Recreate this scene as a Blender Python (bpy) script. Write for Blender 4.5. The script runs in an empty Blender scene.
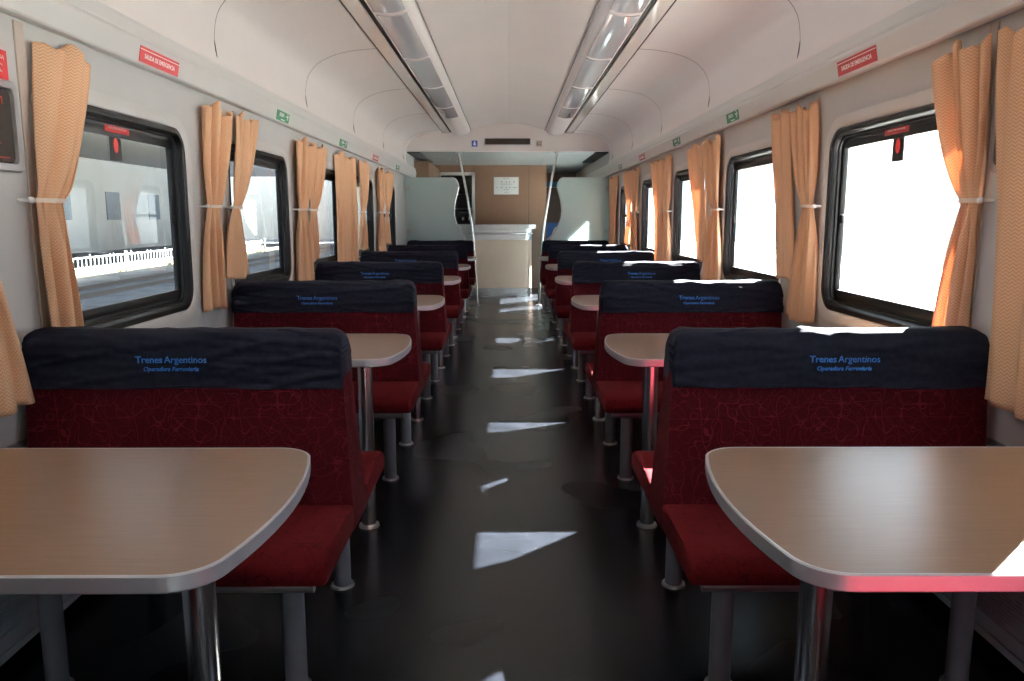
import bpy, bmesh, math, random
from mathutils import Vector, Matrix, noise
PI = math.pi
C = bpy.context.scene.collection
S = bpy.context.scene
H = 1.30                      # eye height
PITCH = 1.765                 # bench pitch

# ------------------------------------------------------------ materials
def mat(name, col=(.8,.8,.8), rough=.5, metal=0.0, spec=None, sheen=0):
    m = bpy.data.materials.new(name); m.use_nodes = True
    b = m.node_tree.nodes['Principled BSDF']
    b.inputs['Base Color'].default_value = (*col, 1)
    b.inputs['Roughness'].default_value = rough
    b.inputs['Metallic'].default_value = metal
    if spec is not None: b.inputs['Specular IOR Level'].default_value = spec
    if sheen: b.inputs['Sheen Weight'].default_value = sheen
    return m
def N(m, t): return m.node_tree.nodes.new(t)
def L(m, a, b): m.node_tree.links.new(a, b)
def BS(m): return m.node_tree.nodes['Principled BSDF']
def coords(m, scale=(1,1,1), kind='Object'):
    tc = N(m,'ShaderNodeTexCoord'); mp = N(m,'ShaderNodeMapping')
    mp.inputs['Scale'].default_value = scale
    L(m, tc.outputs[kind], mp.inputs['Vector']); return mp.outputs['Vector']
def ramp(m, fac, stops):
    r = N(m,'ShaderNodeValToRGB'); e = r.color_ramp.elements
    while len(e) < len(stops): e.new(.5)
    for i,(p,c) in enumerate(stops):
        e[i].position = p; e[i].color = (*c,1)
    L(m, fac, r.inputs['Fac']); return r.outputs['Color']
def noise_tex(m, vec, scale, detail=3, rough=.5):
    n = N(m,'ShaderNodeTexNoise'); n.inputs['Scale'].default_value = scale
    n.inputs['Detail'].default_value = detail; n.inputs['Roughness'].default_value = rough
    L(m, vec, n.inputs['Vector']); return n.outputs['Fac']
def bump(m, h, strength=.2, dist=.002):
    b = N(m,'ShaderNodeBump'); b.inputs['Strength'].default_value = strength
    b.inputs['Distance'].default_value = dist
    L(m, h, b.inputs['Height']); L(m, b.outputs['Normal'], BS(m).inputs['Normal'])
def noisy(name, c1, c2, scale, rough=.5, metal=0, stretch=(1,1,1), bmp=0, detail=4, spec=None):
    m = mat(name, c1, rough, metal, spec)
    v = coords(m, stretch); f = noise_tex(m, v, scale, detail)
    L(m, ramp(m, f, [(.3,c1),(.7,c2)]), BS(m).inputs['Base Color'])
    if bmp: bump(m, f, bmp)
    return m
def math_node(m, op, a, b=None, v=None):
    n = N(m,'ShaderNodeMath'); n.operation = op
    L(m, a, n.inputs[0])
    if b is not None: L(m, b, n.inputs[1])
    if v is not None: n.inputs[1].default_value = v
    return n.outputs[0]

WALL = noisy('wall_paint', (.56,.56,.55), (.59,.59,.58), 3, .42, spec=.4)
CEIL = noisy('ceiling_paint', (.80,.75,.725), (.83,.78,.755), 2, .30, spec=.5)
CORN = noisy('cornice_paint', (.64,.635,.62), (.67,.665,.65), 2, .28, spec=.5)
GLOSSW = mat('glossy_panel', (.78,.74,.70), .09)
DARKGAP = mat('dark_gap', (.02,.02,.02), .8)
SEAM = mat('seam', (.25,.23,.22), .8)
BLACK = mat('black_rubber', (.004,.004,.005), .42,0,.25)
BLACK2 = mat('black_sash', (.004,.004,.005), .4,0,.25)
MOULD = mat('window_moulding', (.62,.61,.59), .28)
CHROME = noisy('chrome', (.72,.72,.72), (.62,.62,.62), 6, .24, 1.0)
STEEL = noisy('brushed_steel', (.62,.64,.65), (.5,.52,.53), 5, .24, 1.0, (1,30,30))
GREYLEG = noisy('grey_enamel', (.13,.14,.17), (.11,.12,.145), 8, .38)
FRAMEG = mat('bench_frame', (.13,.13,.14), .4)
FOOTM = mat('foot_metal', (.55,.55,.54), .3, .9)
EDGE = mat('table_edging', (.55,.56,.60), .34, .6)
RED = mat('sign_red', (.42,.016,.018), .35)
GREEN = mat('sign_green', (.012,.20,.075), .35)
WHITE = mat('white_print', (.85,.85,.83), .5)
PAPER = mat('paper', (.80,.80,.78), .6)
INK = mat('ink', (.12,.12,.14), .6)
BLUETXT = mat('blue_print', (.02,.16,.52), .55)
BLUES = mat('sign_blue', (.03,.08,.42), .4)
BEIGES = mat('sign_beige', (.50,.42,.33), .4)
SCREEN = mat('dark_screen', (.022,.014,.010), .5,0,.2)
TIE = mat('tie_band', (.78,.66,.55), .6)
ALU = mat('aluminium', (.5,.51,.52), .32, .8)
VCEIL = noisy('pantry_ceiling', (.55,.61,.62), (.60,.66,.67), 2, .25)
DKMETAL = mat('dark_appliance', (.02,.02,.022), .3)

FLOOR = mat('floor_lino', (.03,.032,.036), .3, 0, .2)
v = coords(FLOOR); f1 = noise_tex(FLOOR, v, 2.2, 6, .65); f2 = noise_tex(FLOOR, v, 160, 2)
f3=noise_tex(FLOOR, v, 5, 3); mx = math_node(FLOOR,'ADD', f3, math_node(FLOOR,'MULTIPLY', f2, v=.5))
L(FLOOR, ramp(FLOOR, mx, [(.45,(.002,.0024,.0036)),(.95,(.009,.0105,.0145))]), BS(FLOOR).inputs['Base Color'])
rr = N(FLOOR,'ShaderNodeMapRange'); L(FLOOR, noise_tex(FLOOR, v, 1.6, 1), rr.inputs['Value']); rr.inputs['To Min'].default_value=.235; rr.inputs['To Max'].default_value=.30
L(FLOOR, rr.outputs['Result'], BS(FLOOR).inputs['Roughness']); bump(FLOOR, f2, .12, .001)

# table laminate : fine grain running across the coach (X)
def wood(name, a, b, stretch, rough, spec=.5, scale=1.0):
    m = mat(name, a, rough, 0, spec)
    v = coords(m, stretch); f = noise_tex(m, v, 6*scale, 5, .7); g = noise_tex(m, coords(m), 1.2, 2)
    h = math_node(m,'ADD', math_node(m,'MULTIPLY', f, v=.85), math_node(m,'MULTIPLY', g, v=.15))
    L(m, ramp(m, h, [(.34,a),(.66,b)]), BS(m).inputs['Base Color'])
    return m
TABLE = wood('table_laminate', (.135,.066,.031), (.205,.110,.062), (1.2,30,30), .33, .7)
COUNTER = wood('counter_laminate', (.53,.385,.305), (.61,.455,.37), (30,30,1.2), .35)
BROWN = wood('brown_panel', (.125,.064,.036), (.17,.092,.053), (30,30,1.2), .4)

# upholstery: maroon with thin curving lines
def cloth_lines(name, base, line, base2):
    m = mat(name, base, .95, 0, .06)
    v = coords(m)
    d = N(m,'ShaderNodeMapping'); d.inputs['Location'].default_value=(3.1,7.7,1.3); L(m, v, d.inputs['Vector'])
    acc = None
    for k,(sc,off) in enumerate(((15,0),(18,4),(13,9),(21,15))):
        mp = N(m,'ShaderNodeMapping'); mp.inputs['Location'].default_value=(off,off*1.7,off*.6)
        L(m, v, mp.inputs['Vector'])
        f = noise_tex(m, mp.outputs['Vector'], sc, 0)
        a = math_node(m,'ABSOLUTE', math_node(m,'SUBTRACT', f, v=.5))
        l = math_node(m,'LESS_THAN', a, v=.0065)
        acc = l if acc is None else math_node(m,'MAXIMUM', acc, l)
    fine = noise_tex(m, v, 220, 2)
    basec = ramp(m, fine, [(.3,base),(.7,base2)])
    mixn = N(m,'ShaderNodeMix'); mixn.data_type='RGBA'
    L(m, math_node(m,'MULTIPLY', acc, v=.75), mixn.inputs[0]); L(m, basec, mixn.inputs[6]); mixn.inputs[7].default_value=(*line,1)
    L(m, mixn.outputs[2], BS(m).inputs['Base Color'])
    bump(m, math_node(m,'ADD', fine, acc), .25, .0012)
    return m
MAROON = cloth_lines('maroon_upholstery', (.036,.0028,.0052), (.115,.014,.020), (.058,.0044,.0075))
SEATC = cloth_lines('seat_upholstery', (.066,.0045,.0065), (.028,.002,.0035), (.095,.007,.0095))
NAVY = noisy('navy_cover', (.0080,.0092,.018), (.013,.0150,.029), 60, .85, bmp=.15, spec=.15)

def curtain_mat():
    m = bpy.data.materials.new('curtain_cloth'); m.use_nodes = True
    nt = m.node_tree; nt.nodes.clear()
    out = nt.nodes.new('ShaderNodeOutputMaterial')
    uv = coords(m, (1,1,1), 'UV')
    sep = N(m,'ShaderNodeSeparateXYZ'); L(m, uv, sep.inputs[0])
    fx = math_node(m,'FRACT', math_node(m,'MULTIPLY', sep.outputs[0], v=38))
    tri = math_node(m,'ABSOLUTE', math_node(m,'SUBTRACT', fx, v=.5))
    s = math_node(m,'ADD', math_node(m,'MULTIPLY', sep.outputs[1], v=95), math_node(m,'MULTIPLY', tri, v=1.6))
    st = math_node(m,'ABSOLUTE', math_node(m,'SUBTRACT', math_node(m,'FRACT', s), v=.5))
    col = ramp(m, st, [(.12,(.70,.40,.235)),(.38,(.84,.56,.36))])
    d = N(m,'ShaderNodeBsdfDiffuse'); t = N(m,'ShaderNodeBsdfTranslucent'); mix = N(m,'ShaderNodeMixShader')
    L(m, col, d.inputs[0]); L(m, col, t.inputs[0]); mix.inputs[0].default_value = .16
    L(m, d.outputs[0], mix.inputs[1]); L(m, t.outputs[0], mix.inputs[2]); L(m, mix.outputs[0], out.inputs[0])
    return m
CURT = curtain_mat()
def glass_mat(name, tint, rough=.0, ior=1.5):
    m = bpy.data.materials.new(name); m.use_nodes = True
    nt = m.node_tree; nt.nodes.clear()
    out = nt.nodes.new('ShaderNodeOutputMaterial')
    fr = N(m,'ShaderNodeFresnel'); fr.inputs[0].default_value = ior
    t = N(m,'ShaderNodeBsdfTransparent'); t.inputs[0].default_value=(*tint,1)
    g = N(m,'ShaderNodeBsdfGlossy'); g.inputs['Roughness'].default_value = rough
    ge = N(m,'ShaderNodeNewGeometry'); inv = N(m,'ShaderNodeMath'); inv.operation='SUBTRACT'; inv.inputs[0].default_value=1
    L(m, ge.outputs['Backfacing'], inv.inputs[1])
    mix = N(m,'ShaderNodeMixShader'); L(m, math_node(m,'MULTIPLY',fr.outputs[0],inv.outputs[0]), mix.inputs[0])
    L(m, t.outputs[0], mix.inputs[1]); L(m, g.outputs[0], mix.inputs[2]); L(m, mix.outputs[0], out.inputs[0])
    return m
GLASS = glass_mat('window_glass', (.93,.96,.96))
CLEAR = glass_mat('clear_glass', (.93,.97,.96))
def frosted():
    m = bpy.data.materials.new('frosted_glass'); m.use_nodes = True
    nt = m.node_tree; nt.nodes.clear()
    out = nt.nodes.new('ShaderNodeOutputMaterial')
    d = N(m,'ShaderNodeBsdfDiffuse'); d.inputs[0].default_value=(.58,.68,.67,1)
    t = N(m,'ShaderNodeBsdfTranslucent'); t.inputs[0].default_value=(.60,.70,.68,1)
    g = N(m,'ShaderNodeBsdfGlossy'); g.inputs['Roughness'].default_value=.25
    a = N(m,'ShaderNodeMixShader'); a.inputs[0].default_value=.5
    L(m,d.outputs[0],a.inputs[1]); L(m,t.outputs[0],a.inputs[2])
    b = N(m,'ShaderNodeMixShader'); b.inputs[0].default_value=.08
    L(m,a.outputs[0],b.inputs[1]); L(m,g.outputs[0],b.inputs[2]); L(m,b.outputs[0],out.inputs[0])
    return m
FROST = frosted()
DIFF = mat('lamp_diffuser', (.62,.62,.66), .07); BS(TABLE).inputs['Coat Weight'].default_value=.35; BS(TABLE).inputs['Coat Roughness'].default_value=.3; BS(DIFF).inputs['Coat Weight'].default_value=.6

# ------------------------------------------------------------ mesh helpers
def finish(name, bm, m, parent=None, smooth=False, loc=None):
    me = bpy.data.meshes.new(name); bm.normal_update()
    if name not in ('curtain','headrest_cover'):
        for e in bm.edges:
            if len(e.link_faces)==2 and e.calc_face_angle(0)>.65: e.smooth=False
    bm.to_mesh(me); bm.free()
    if m is not None: me.materials.append(m)
    if smooth:
        for p in me.polygons: p.use_smooth = True
    o = bpy.data.objects.new(name, me); C.objects.link(o)
    if parent is not None: o.parent = parent
    if loc: o.location = loc
    return o
def tag(o, label, cat, group=None):
    o['label'] = label; o['category'] = cat
    if group: o['group'] = group
    return o
def thing(name, label, cat, loc=(0,0,0), group=None):
    o = bpy.data.objects.new(name, None); C.objects.link(o); o.location = loc; o.empty_display_size=.1
    return tag(o, label, cat, group)
def struct(name, bm, m, parent=None, smooth=False):
    o = finish(name, bm, m, parent, smooth)
    if parent is None: o['kind'] = 'structure'
    return o
def box(bm, x0,x1,y0,y1,z0,z1, bev=0, seg=3):
    r = bmesh.ops.create_cube(bm, size=1)
    vs = r['verts']
    bmesh.ops.scale(bm, vec=(abs(x1-x0),abs(y1-y0),abs(z1-z0)), verts=vs)
    bmesh.ops.translate(bm, vec=((x0+x1)/2,(y0+y1)/2,(z0+z1)/2), verts=vs)
    if bev:
        es = list({e for v in vs for e in v.link_edges})
        bmesh.ops.bevel(bm, geom=es, offset=bev, segments=seg, affect='EDGES', profile=.5)
def cyl(bm, p0, p1, r, seg=24, r2=None):
    p0=Vector(p0); p1=Vector(p1); d=p1-p0
    M = Matrix.Translation((p0+p1)/2) @ d.to_track_quat('Z','Y').to_matrix().to_4x4()
    bmesh.ops.create_cone(bm, cap_ends=True, segments=seg, radius1=r, radius2=r if r2 is None else r2, depth=d.length, matrix=M)
def tube(bm, pts, r, seg=14):
    pts=[Vector(p) for p in pts]; rings=[]
    for i,p in enumerate(pts):
        a = pts[max(i-1,0)]; b = pts[min(i+1,len(pts)-1)]
        q = (b-a).to_track_quat('Z','Y')
        rings.append([bm.verts.new(p + q @ Vector((r*math.cos(2*PI*k/seg), r*math.sin(2*PI*k/seg),0))) for k in range(seg)])
    for A,B in zip(rings, rings[1:]):
        for k in range(seg): bm.faces.new((A[k],A[(k+1)%seg],B[(k+1)%seg],B[k]))
    bm.faces.new(rings[0][::-1]); bm.faces.new(rings[-1])
def prism(bm, poly, a, b, axis='X', bev=0, seg=3):
    """poly: 2-D outline; axis X -> (y,z); Y -> (x,z); Z -> (x,y)"""
    def P(u,v,t): return {'X':(t,u,v),'Y':(u,t,v),'Z':(u,v,t)}[axis]
    A=[bm.verts.new(P(u,v,a)) for u,v in poly]; B=[bm.verts.new(P(u,v,b)) for u,v in poly]
    n=len(poly); fs=[bm.faces.new(A), bm.faces.new(B[::-1])]
    for i in range(n): fs.append(bm.faces.new((A[i],B[i],B[(i+1)%n],A[(i+1)%n])))
    if bev:
        es=[e for f in fs[:2] for e in f.edges]
        bmesh.ops.bevel(bm, geom=es, offset=bev, segments=seg, affect='EDGES', profile=.5)
    bmesh.ops.recalc_face_normals(bm, faces=bm.faces)
def rrect(w0,w1,z0,z1,r,n=7):
    pts=[]
    for cx,cz,a0 in ((w1-r,z1-r,0),(w0+r,z1-r,PI/2),(w0+r,z0+r,PI),(w1-r,z0+r,1.5*PI)):
        for k in range(n+1):
            a=a0+PI/2*k/n; pts.append((cx+r*math.cos(a), cz+r*math.sin(a)))
    return pts
def loft(bm, loops, closed_profile=False):
    """loops: lists of 3-D points, same count, cyclic"""
    R=[[bm.verts.new(p) for p in l] for l in loops]
    n=len(R[0]); pairs=list(zip(R,R[1:]))+([(R[-1],R[0])] if closed_profile else [])
    for A,B in pairs:
        for k in range(n): bm.faces.new((A[k],A[(k+1)%n],B[(k+1)%n],B[k]))
    bmesh.ops.recalc_face_normals(bm, faces=bm.faces)
    return R
_tc={}
def text_mesh(s, size, shear=0, bold=0, align='CENTER'):
    key=(s,size,shear,bold,align)
    if key in _tc: return _tc[key]
    cu = bpy.data.curves.new('txt','FONT'); cu.body=s; cu.size=size; cu.shear=shear
    cu.align_x=align; cu.align_y='CENTER'; cu.extrude=.0006; cu.offset=bold; cu.resolution_u=3
    o = bpy.data.objects.new('txt',cu); C.objects.link(o)
    bpy.context.view_layer.update()
    me = bpy.data.meshes.new_from_object(o.evaluated_get(bpy.context.evaluated_depsgraph_get()))
    bpy.data.objects.remove(o); _tc[key]=me
    return me
def put_text(name, s, size, frame, m, parent, **k):
    me = text_mesh(s,size,**k).copy(); me.materials.clear(); me.materials.append(m); me.transform(frame); me.name=name
    o = bpy.data.objects.new(name, me); C.objects.link(o)
    if parent is not None: o.parent=parent
    return o
def frame(origin, ex, ey):
    ex=Vector(ex).normalized(); ey=Vector(ey).normalized(); ez=ex.cross(ey)
    M=Matrix((ex,ey,ez)).transposed().to_4x4(); M.translation=Vector(origin); return M
def plate(bm, M, w, h, t=.0015, ox=0, oy=0, oz=0):
    r=bmesh.ops.create_cube(bm,size=1)['verts']
    bmesh.ops.scale(bm,vec=(w,h,t),verts=r); bmesh.ops.translate(bm,vec=(ox,oy,oz),verts=r)
    bmesh.ops.transform(bm,matrix=M,verts=r)

# ------------------------------------------------------------ the coach shell
Y0, YH, Y1 = -3.2, 11.45, 17.0      # rear end, header, far end
WX = 1.46
bm=bmesh.new(); box(bm,-1.56,1.56,Y0-.1,Y1+.1,-.08,0); struct('floor',bm,FLOOR)

WZ0, WZ1, WW = .885, 1.685, 1.11
win_far = {-1:[3.62+1.655*k for k in range(-3,5)], 1:[-1.345,.31,1.905]+[3.62]+[3.65+1.655*k for k in range(1,5)]+[12.70,14.35]}
def build_wall(side,name):
    bm=bmesh.new(); xa,xb=side*WX,side*(WX+.06)
    y=Y0
    for f in win_far[side]:
        box(bm,xa,xb,y,f-WW,0,2.72)
        box(bm,xa,xb,f-WW,f,0,WZ0); box(bm,xa,xb,f-WW,f,WZ1,2.72); y=f
    box(bm,xa,xb,y,Y1,0,2.72)
    struct(name,bm,WALL)
build_wall(-1,'wall_left'); build_wall(1,'wall_right')
bm=bmesh.new(); box(bm,-1.58,1.58,Y0-.1,Y0,0,2.75); struct('wall_rear',bm,WALL)
bm=bmesh.new(); box(bm,-1.58,1.58,Y1,Y1+.1,0,2.75); struct('wall_front',bm,BROWN)

# ceiling profile (x,z), right half from wall to centre
def sm(pts, n=5):
    out=[]
    for i in range(len(pts)-1):
        p0=pts[max(i-1,0)];p1=pts[i];p2=pts[i+1];p3=pts[min(i+2,len(pts)-1)]
        for k in range(n):
            t=k/n
            out.append(tuple(.5*((2*p1[j])+(-p0[j]+p2[j])*t+(2*p0[j]-5*p1[j]+4*p2[j]-p3[j])*t*t+(-p0[j]+3*p1[j]-3*p2[j]+p3[j])*t**3) for j in (0,1)))
    out.append(pts[-1]); return out
COVE = sm([(1.44,2.03),(1.455,2.10),(1.452,2.215),(1.425,2.31),(1.35,2.39),(1.23,2.445),(1.08,2.476),(.935,2.487)])
MID = sm([(.52,2.525),(.35,2.577),(.18,2.612),(0,2.624)],6)
def strip(bm, prof, y0, y1, th=.03, ny=1):
    up=[(x,z+th) for x,z in prof]
    prism(bm, prof+up[::-1], y0, y1, 'Y')
bm=bmesh.new()
for s in (-1,1):
    strip(bm,[(s*x,z) for x,z in COVE],Y0,YH,.03)
    strip(bm,[(s*.935,2.487),(s*.925,2.50),(s*.52,2.54),(s*.52,2.525)],Y0,YH,.06)
strip(bm,MID+[(-x,z) for x,z in MID[::-1][1:]],Y0,YH,.03)
o=struct('ceiling',bm,CEIL); 
# flat inner fields beside the lamps: glossy strip between the two dark joints
trimn=0
def trim(bm,m,smooth=False):
    global trimn; trimn+=1
    return struct('trim_%d'%trimn,bm,m,None,smooth)
for s in (-1,1):
    bm=bmesh.new()
    box(bm,s*.825,s*.922,Y0,YH-.01,2.478,2.494,.004,2); trim(bm,GLOSSW)
    bm=bmesh.new(); box(bm,s*.795,s*.823,Y0,YH-.01,2.486,2.499); trim(bm,DARKGAP)
    bm=bmesh.new(); box(bm,s*.9225,s*.9315,Y0,YH-.01,2.4795,2.497); trim(bm,DARKGAP)
# transverse panel joints along the cove
for s in (-1,1):
    for k in range(-1,6):
        y=2.32+PITCH*k-.02
        bm=bmesh.new()
        pr=[(s*x,z-.0012) for x,z in COVE]
        prism(bm, pr+[(x,z+.004) for x,z in pr[::-1]], y, y+.006,'Y'); trim(bm,SEAM)
bm=bmesh.new(); box(bm,-1.58,1.58,Y0-.1,Y1+.1,2.72,2.80); trim(bm,CEIL)
# cornice
CB=(1.400,1.882); CT=(1.388,1.945)
for s in (-1,1):
    bm=bmesh.new()
    pr=[(1.46,1.884),(1.412,1.874),(1.404,1.876),(1.400,1.882),(1.388,1.945),(1.3865,1.953),(1.388,1.962),(1.395,1.972),(1.3935,1.984),(1.400,2.018),(1.409,2.034),(1.46,2.042)]
    prism(bm,[(s*x,z) for x,z in pr],Y0,12.1 if s<0 else 14.4,'Y'); trim(bm,CORN)
# header (dropped bulkhead) at the end of the seating
bm=bmesh.new()
top=[p for p in COVE if p[1]>2.235]+[(.9,2.492),(.53,2.53)]+MID
pr=[(1.459,2.232)]+[(x,z+.004) for x,z in top]
pr=pr+[(-x,z) for x,z in pr[::-1][1:]]
for (xa,za),(xb,zb) in zip(pr,pr[1:]):
    prism(bm,[(xa,2.227),(xa,za),(xb,zb),(xb,2.227)],YH,YH+.09,'Y')
bmesh.ops.remove_doubles(bm,verts=bm.verts,dist=.0002); trim(bm,CEIL)
# pantry-zone ceiling
bm=bmesh.new(); box(bm,-1.5,1.5,YH+.09,Y1,2.227,2.30); 
struct('ceiling_pantry',bm,VCEIL).name='trim_ceiling'
bpy.data.objects['trim_ceiling'].name='trim_%d'%(trimn+1); trimn+=1
for s in (-1,1):
    bm=bmesh.new(); box(bm,s*1.27,s*1.455,YH+.1,13.6,2.214,2.2265)
    for k in range(5): box(bm,s*(1.285+.036*k),s*(1.292+.036*k),YH+.1,13.6,2.205,2.215)
    trim(bm,DARKGAP)
bm=bmesh.new(); box(bm,.57,.58,YH+.1,14.4,2.224,2.2268); trim(bm,SEAM)
# vertical wall joints behind the curtains
for s in (-1,1):
    for y in (2.425,):
        bm=bmesh.new(); box(bm,s*(WX-.006),s*(WX+.001),y,y+.045,.4,1.875,.002,2); trim(bm,mat('joint_strip',(.50,.42,.36),.4))
# lower wall kick / heater is separate; thin dado line
for s in (-1,1):
    bm=bmesh.new(); box(bm,s*(WX-.008),s*(WX+.001),Y0,11.3,.62,.64,.002,2); trim(bm,ALU)

# ------------------------------------------------------------ windows
def ring(bm, side, far, spec, r0):
    loops=[]
    for ins,x in spec:
        r=max(r0-ins,.012)
        loops.append([(side*x,y,z) for y,z in rrect(far-WW+ins,far-ins,WZ0+ins,WZ1-ins,r)])
    loft(bm,loops)
wn=0
def window(side,far,deco=False,bar=False):
    global wn; wn+=1
    e=bpy.data.objects.new('window_%d'%wn,None); C.objects.link(e); e['kind']='structure'
    e.location=(side*WX,far-WW/2,WZ0)
    inv=Matrix.Translation(-Vector(e.location))
    def fin(n,bm,m,sm=False):
        bmesh.ops.transform(bm,matrix=inv,verts=bm.verts); return finish(n,bm,m,e,sm)
    bm=bmesh.new(); ring(bm,side,far,[(-.055,WX+.002),(-.052,WX-.007),(-.02,WX-.010),(-.004,WX-.004),(.004,WX+.012),(.008,WX+.04)],.11)
    fin('window_frame',bm,MOULD,True)
    bm=bmesh.new(); ring(bm,side,far,[(.002,WX+.02),(.0,WX-.003),(.006,WX-.006),(.022,WX-.004),(.028,WX+.004),(.03,WX+.022),(.038,WX+.026),(.040,WX+.05),(.042,WX+.062)],.10)
    fin('rubber_gasket',bm,BLACK,True)
    bm=bmesh.new(); xg=WX+.048
    ring(bm,side,far,[(.034,xg-.012),(.052,xg-.010),(.056,xg-.002),(.056,xg+.012)],.10)
    for z0_,z1_ in ((WZ0+.04,WZ0+.088),(WZ1-.085,WZ1-.04)): box(bm,side*(xg-.009),side*(xg+.012),far-WW+.05,far-.05,z0_,z1_,.003,2)
    if bar: box(bm,side*(xg-.012),side*(xg+.01),far-WW+.05,far-.05,1.30,1.335)
    fin('sash',bm,BLACK2,True)
    bm=bmesh.new(); box(bm,side*xg,side*(xg+.005),far-WW+.06,far-.06,WZ0+.06,WZ1-.06); fin('pane',bm,GLASS)
    if deco:
        M=frame((side*(xg-.0100),far-.53,1.640),(0,-side,0),(0,0,1))
        bm=bmesh.new(); plate(bm,M,.19,.046); lab=fin('emergency_label',bm,RED)
        for t,sz,dy in (('En caso de emergencia',.0105,.008),('ROMPA ESTE VIDRIO CON EL MARTILLO',.0078,-.008)):
            o=put_text('lettering',t,sz,inv@M@Matrix.Translation((0,dy,.0008)),WHITE,lab)
        M2=frame((side*(xg-.004),far-.54,1.565),(0,-side,0),(0,0,1))
        bm=bmesh.new(); plate(bm,M2,.085,.105,.003); mk=fin('break_point_marker',bm,BLACK2)
        bm=bmesh.new(); bmesh.ops.create_cone(bm,cap_ends=True,segments=28,radius1=.021,radius2=.021,depth=.002,matrix=M2@Matrix.Translation((0,.005,.002))@Matrix.Diagonal((.8,1.35,1,1)))
        bmesh.ops.transform(bm,matrix=inv,verts=bm.verts); d=finish('red_dot',bm,mat('marker_red',(.75,.06,.05),.4),mk)
    # small latch at mid height
    bm=bmesh.new(); box(bm,side*(xg-.02),side*(xg-.01),far-.105,far-.075,1.27,1.31,.004,2); fin('latch',bm,BLACK)
for s in (-1,1):
    for i,f in enumerate(win_far[s]): window(s,f,deco=(i in (2,3)),bar=(i==7))

# ------------------------------------------------------------ heaters
for s in (-1,1):
    t=thing('heater_cover','long low louvred heater cover along the foot of the %s wall'%('left' if s<0 else 'right'),'heater',(s*1.42,4,0))
    inv=Matrix.Translation(-Vector(t.location)); M_H=mat('heater_enamel',(.55,.62,.70),.35)
    bm=bmesh.new(); xf=1.428
    for a,b in ((.05,.075),(.08,.125),(.30,.335)): box(bm,s*xf,s*(xf+.02),-1,11.2,a,b,.003,2)
    box(bm,s*xf,s*1.459,-1,11.2,.335,.345,.003,2)
    for k in range(8): box(bm,s*(xf+.001),s*(xf+.02),-1+PITCH*k*.98,-.94+PITCH*k*.98,.125,.30)
    bmesh.ops.transform(bm,matrix=inv,verts=bm.verts); finish('casing',bm,M_H,t)
    bm=bmesh.new(); n=15
    for k in range(n):
        z=.13+.0115*k; prism(bm,[(s*(xf+.004),z),(s*(xf+.016),z+.006),(s*(xf+.016),z+.008),(s*(xf+.004),z+.0035)],-1,11.2,'Y')
    bmesh.ops.transform(bm,matrix=inv,verts=bm.verts); finish('louvres',bm,M_H,t)
    bm=bmesh.new(); box(bm,s*(xf+.03),s*1.458,-1,11.2,.001,.33)
    bmesh.ops.transform(bm,matrix=inv,verts=bm.verts); finish('backing',bm,DARKGAP,t)

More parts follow.
